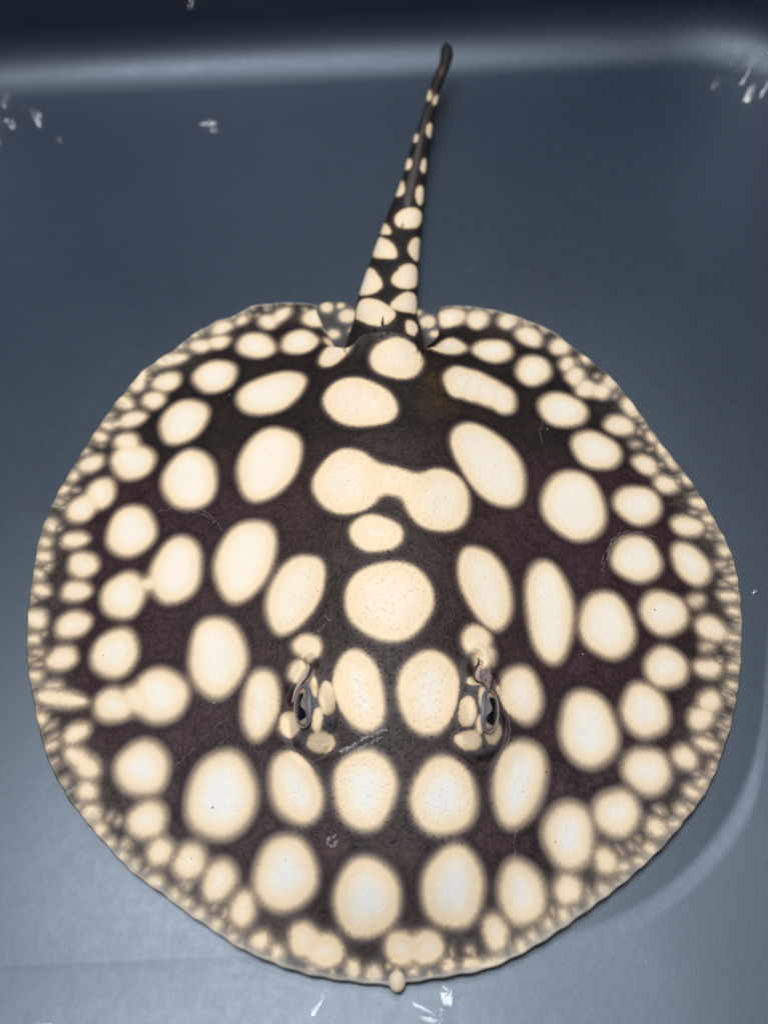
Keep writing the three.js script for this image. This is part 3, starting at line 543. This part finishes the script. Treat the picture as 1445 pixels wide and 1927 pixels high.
// eyes with their lids, and the spiracles behind them
{
  const glossy = new THREE.MeshPhysicalMaterial({ vertexColors: true, roughness: 0.3 }); glossy.name = 'eyeball';
  const black = new THREE.MeshPhysicalMaterial({ color: new THREE.Color(0.004, 0.0045, 0.008), roughness: 0.15 }); black.name = 'pupil_black';
  const lidMat = new THREE.MeshPhysicalMaterial({ vertexColors: true, roughness: 0.6, specularIntensity: 0.6 }); lidMat.name = 'lid_skin';
  const slitMat = new THREE.MeshStandardMaterial({ color: new THREE.Color(0.040, 0.022, 0.013), roughness: 0.8 }); slitMat.name = 'crease';
  const surf = (x, z) => new THREE.Vector3(x, skinHeight(x, z), z);
  for (const e of EYES) {
    const s = e.side, narrow = s < 0 ? 1 : 0.95, at = s < 0 ? [-0.0294, 0.1028] : [0.0384, 0.1042], c = surf(...at), k = 0.0012;
    const N = surf(at[0], at[1] + k).sub(surf(at[0], at[1] - k)).normalize().cross(surf(at[0] + k, at[1]).sub(surf(at[0] - k, at[1])).normalize()).normalize(); if (N.y < 0) N.negate();
    const U = new THREE.Vector3(-s * 0.10, 0, 1).addScaledVector(N, -new THREE.Vector3(-s * 0.10, 0, 1).dot(N)).normalize(), V = U.clone().cross(N).normalize(); if (V.y < 0) V.negate();   // U to the snout, V up over the head
    const LU = 0.0074, LV = 0.0042 * narrow;
    const on = (u, v, lift = 0) => c.clone().addScaledVector(U, LU * u).addScaledVector(V, LV * v).addScaledVector(N, 0.0013 * (1 - u * u - v * v) - 0.0001 + lift);
    const flip = s < 0 ? 1 : -1;
    const eye = mesh('eye', grid(48, 16, (i, j) => {
      const r = j / 16, a = flip * i / 48 * 2 * Math.PI, u = r * Math.cos(a), v = r * Math.sin(a), n = fbm(u * 5 + 9, v * 5, 15, 3) - 0.5, gold = step(0.5, 0.85, Math.abs(u));
      let q = mix3([0.20, 0.165, 0.16], [0.46, 0.31, 0.19], gold); q = mix3(q, [0.06, 0.05, 0.055], step(0.80, 1, r));
      return { p: on(u, v).toArray(), c: q.map((w) => w * (1 + 0.8 * n)) };
    }, true), glossy, ray);
    eye.userData.label = s < 0 ? 'eye on the left of the picture with a black crescent pupil' : 'eye on the right of the picture with a narrow black pupil';
    mesh('pupil', grid(32, 5, (i, j) => {
      const t = i / 32 * 2 - 1, u = flip * t * 0.70, q = Math.sqrt(Math.max(0, 1 - t * t)), low = -0.84 * Math.sqrt(1 - (u / 0.99) ** 2) * (0.55 + 0.45 * q), th = (0.78 + 0.50 * step(-0.1, 0.55, u / 0.7) + 0.25 * step(-0.2, -0.7, u / 0.7)) * Math.sqrt(q);
      return { p: on(u, low + th * j / 5, 0.00012).toArray() };
    }), black, eye);
    // lid: a soft rolled rim round the opening, thick over the head and with a lobe hanging over the pupil
    mesh('eyelid', grid(16, 72, (i, j) => {
      const a = flip * j / 72 * 2 * Math.PI, th = i / 16 * 2 * Math.PI, top = Math.max(0, Math.sin(a)), lobe = Math.exp(-(((Math.cos(a) - 0.1) / 0.38) ** 2)) * step(0.2, 0.7, Math.sin(a));
      const wu = 0.00030 + 0.0013 * top + 0.0003 * lobe, hu = 0.0002 + 0.0005 * top + 0.0002 * lobe, cu = Math.cos(a) * 1.05, cv = Math.sin(a) * (1.10 - 0.42 * top - 0.22 * lobe);
      const p = on(cu, cv), o = new THREE.Vector3().addScaledVector(U, Math.cos(a) * 0.6).addScaledVector(V, Math.sin(a)).normalize();
      p.addScaledVector(N, 0.0013 * (cu * cu + cv * cv - 1) + 0.0001).addScaledVector(o, wu * Math.cos(th)).addScaledVector(N, hu * Math.sin(th));
      const n = fbm(Math.cos(a) * 4 + 30, Math.sin(a) * 4 + th, 25, 3) - 0.5;
      let q = mix3([0.34, 0.26, 0.23], [0.125, 0.125, 0.14], step(-0.2, 0.4, Math.sin(a) + 0.9 * n)); q = mix3(q, [0.24, 0.22, 0.23], lobe * step(1.5, 0.2, th % 6.283)); if (Math.sin(a) < -0.2) q = mix3(q, [0.10, 0.065, 0.045], step(0.1, 0.3, n));
      return { p: p.toArray(), c: q.map((w) => w * (1 + 0.6 * n)) };
    }, true), lidMat, eye);
    // spiracle: a dark slit in its groove with a lilac lip along it
    const path = SPIRACLES[s], pts = path.map(([x, z]) => [x * mm, skinHeight(x * mm, z * mm) + 0.0006, z * mm]);
    const hole = mesh('spiracle', spike(pts, [0.0001, 0.0005, 0.0008, 0.0009, 0.0007, 0.0004, 0.0001], 0.4, 48, 10), slitMat, ray);
    const lip = path.map(([x, z], i) => { const X = (x + s * 1.5 * (i > 0 && i < path.length - 1 ? 1 : 0.2)) * mm, Z = (z + 0.2) * mm; return [X, skinHeight(X, Z) + 0.0001, Z]; });
    const lg = spike(lip, [0.0002, 0.0006, 0.0009, 0.0012, 0.0010, 0.0006, 0.0002], 0.25, 48, 10), lc = [];
    for (let i = 0; i < lg.attributes.position.count; i++) { const n = fbm(i * 0.37, i * 0.011, 27, 3) - 0.5; lc.push(0.40 * (1 + 0.7 * n), 0.30 * (1 + 0.7 * n), 0.275 * (1 + 0.7 * n)); }
    lg.setAttribute('color', new THREE.Float32BufferAttribute(lc, 3));
    mesh('lip', lg, lidMat, hole);
  }
  // knob at the tip of the snout
  mesh('snout_tip', grid(28, 18, (i, j) => {
    const al = j / 18 * 2.9, be = -i / 28 * 2 * Math.PI, n = fbm(i / 5, j / 5, 45, 3) - 0.5;
    return { p: [0.0045 + 0.0030 * Math.sin(al) * Math.cos(be), 0.0058 + 0.0026 * Math.cos(al), 0.1908 + 0.0036 * Math.sin(al) * Math.sin(be)], c: [0.66, 0.56, 0.42].map((q) => q * (1 + 0.25 * n)) };
  }, true), lidMat, ray);
}

// ---------------------------------------------------------------- water on the plastic: added heaves, flanks tilted to mirror the lamps; one bead
{
  const wet = new THREE.MeshPhysicalMaterial({ color: 0xffffff, transmission: 1, thickness: 0, roughness: 0.12, ior: 1.36 }); wet.name = 'clear_water';
  const film = wet.clone(); film.roughness = 0.15; film.name = 'clear_film';
  let count = 0;
  // x and z in millimetres, half length, half width, turn, then tilt and heading (degrees) of the heave's broad flank
  const glint = (label, x, z, a, b, deg, tilt, az, m = wet) => {
    const R = Math.PI / 180, c = Math.cos(deg * R), q = Math.sin(deg * R), id = Math.round(Math.abs(x * 7 + z * 3)), slope = Math.tan(tilt * R);
    const du = Math.cos(az * R) * c + Math.sin(az * R) * q, dv = Math.sin(az * R) * c - Math.cos(az * R) * q;
    const g = grid(56, 22, (i, j) => {
      const t = j / 22, th = -i / 56 * 2 * Math.PI, lump = 0.72 + 0.56 * noise(1.5 * Math.cos(th) + 5, 1.5 * Math.sin(th) + 5, id), A = a * lump, B = b * lump, u = A * t * Math.cos(th), v = B * t * Math.sin(th);
      const qa = (du / A) ** 2 + (dv / B) ** 2, qb = u * du / A ** 2 + v * dv / B ** 2, qc = t * t - 1, root = Math.sqrt(Math.max(0, qb * qb - qa * qc)), ahead = (root - qb) / qa, behind = (root + qb) / qa;
      const f = slope * ahead, k = 2.2 * slope * behind, up = f * k / Math.max(1e-6, Math.sqrt(f * f + k * k)) + 0.22 * (fbm(u * 0.42 + 20, v * 0.42, id + 1, 2) - 0.5) * (1 - t) * Math.min(1, slope * 2) - 0.03;
      const X = (x + u * c - v * q) * mm, Z = (z + u * q + v * c) * mm;
      return { p: [X, tubHeight(X, Z) + up * mm, Z] };
    }, true);
    const o = mesh('water_glint' + (count ? '_' + String(count).padStart(3, '0') : ''), g, m); count++;
    return tag(o, label, 'water splash', 'added water glints on the plastic');
  };
  glint('lens-shaped added water splash on the floor near the far left corner', -212.5, -275, 10, 7.5, 15, 33, 74);
  glint('added water splash cut by the left picture edge, highest of its row', -231, -290, 6, 6, 0, 33, 72);
  glint('wide flat added water splash at the left picture edge beside the lens-shaped one', -229, -268, 9, 4, 0, 33, 70);
  glint('small added water splash at the left picture edge, nearest of its row', -227, -255, 4, 6, 10, 33, 70);
  glint('tiny faint added water splash just right of the lens-shaped one', -193, -255, 3.6, 3.0, 20, 27, 74);
  glint('thin added glinting water streak left of the tail, the farther of a pair', -106, -270, 6.5, 2.6, 0, 28, 88);
  glint('thin added glinting water streak left of the tail, the nearer of a pair', -104, -264, 6.0, 2.2, 0, 26, 88);
  glint('largest added water splash in the far right corner of the tub', 229, -318, 14, 11, -25, 38, 130);
  glint('added water splash at the right picture edge, highest in the far right corner', 240, -330, 9, 7, 0, 38 - 8, 130);
  glint('slanting added water splash nearest in the far right corner', 237, -304, 8, 12, 30, 38, 130);
  glint('rounded added water splash beside the slanting one in the far right corner', 226, -297, 9, 7, -40, 38, 130);
  glint('low added water splash between the largest one and the far wall in the far right corner', 222, -328, 8, 5, -15, 30, 125);
  glint('small round added water splash apart from the far right cluster on its left', 206, -307, 5, 4.6, 0, 38 - 4, 126);
  glint('narrow slanting added glinting water streak in front of the snout, left of its knob', -22.4, 197.2, 1.6, 5.2, 28, 6, 190, film);
  glint('faint added glinting water smear touching the snout edge right of its knob', 22.6, 194, 3.0, 5.0, -8, 8, 190, film);
  glint('broad added water splash at the bottom picture edge before the snout', 18.5, 202, 9, 5, 35, 9, 195, film);
  glint('added water splash at the bottom left corner of the picture', -119.5, 203.5, 5, 3.2, 0, 4, 270, film);
  glint('lone added glinting drop of water on the floor right of the stingray', 161.3, 39.5, 2.4, 2.0, 0, 24, 150);
  const d = new THREE.SphereGeometry(1, 24, 18); d.scale(0.0050, 0.0038, 0.0028); d.rotateX(-0.9); d.translate(-0.1138, 0.0418, -0.3225);
  tag(mesh('water_droplet', d, wet), 'bead of water hanging high on the far tub wall', 'droplet');
}

// ---------------------------------------------------------------- lamps over the tub, outside the picture
const white = new THREE.MeshStandardMaterial({ color: 0xcfd2d4, roughness: 0.5 }); white.name = 'lamp_white';
for (const L of LAMPS) {
  const lamp = new THREE.Group(); lamp.name = L === LAMPS[0] ? 'ceiling_lamp' : 'ceiling_lamp_001'; scene.add(lamp); lamp.position.set(...L.at);
  tag(lamp, L.label, 'lamp', 'panel lamps above the tub');
  const [w, d] = L.size;
  const h = mesh('housing', new RoundedBoxGeometry(w + 0.03, 0.03, d + 0.03, 3, 0.008), white, lamp); h.position.y = 0.021;
  const glow = new THREE.MeshStandardMaterial({ color: 0x111111, emissive: new THREE.Color(...L.color), emissiveIntensity: 1 }); glow.name = 'lamp_glow';
  const face = mesh('diffuser', new THREE.BoxGeometry(w, 0.004, d), glow, lamp); face.position.y = 0.003;
  const light = new THREE.RectAreaLight(new THREE.Color(...L.color), L.radiance, w, d);
  light.name = 'panel_light'; light.position.set(0, -0.002, 0); light.rotation.x = -Math.PI / 2; light.castShadow = true; lamp.add(light);
}
renderer.render(scene, camera);
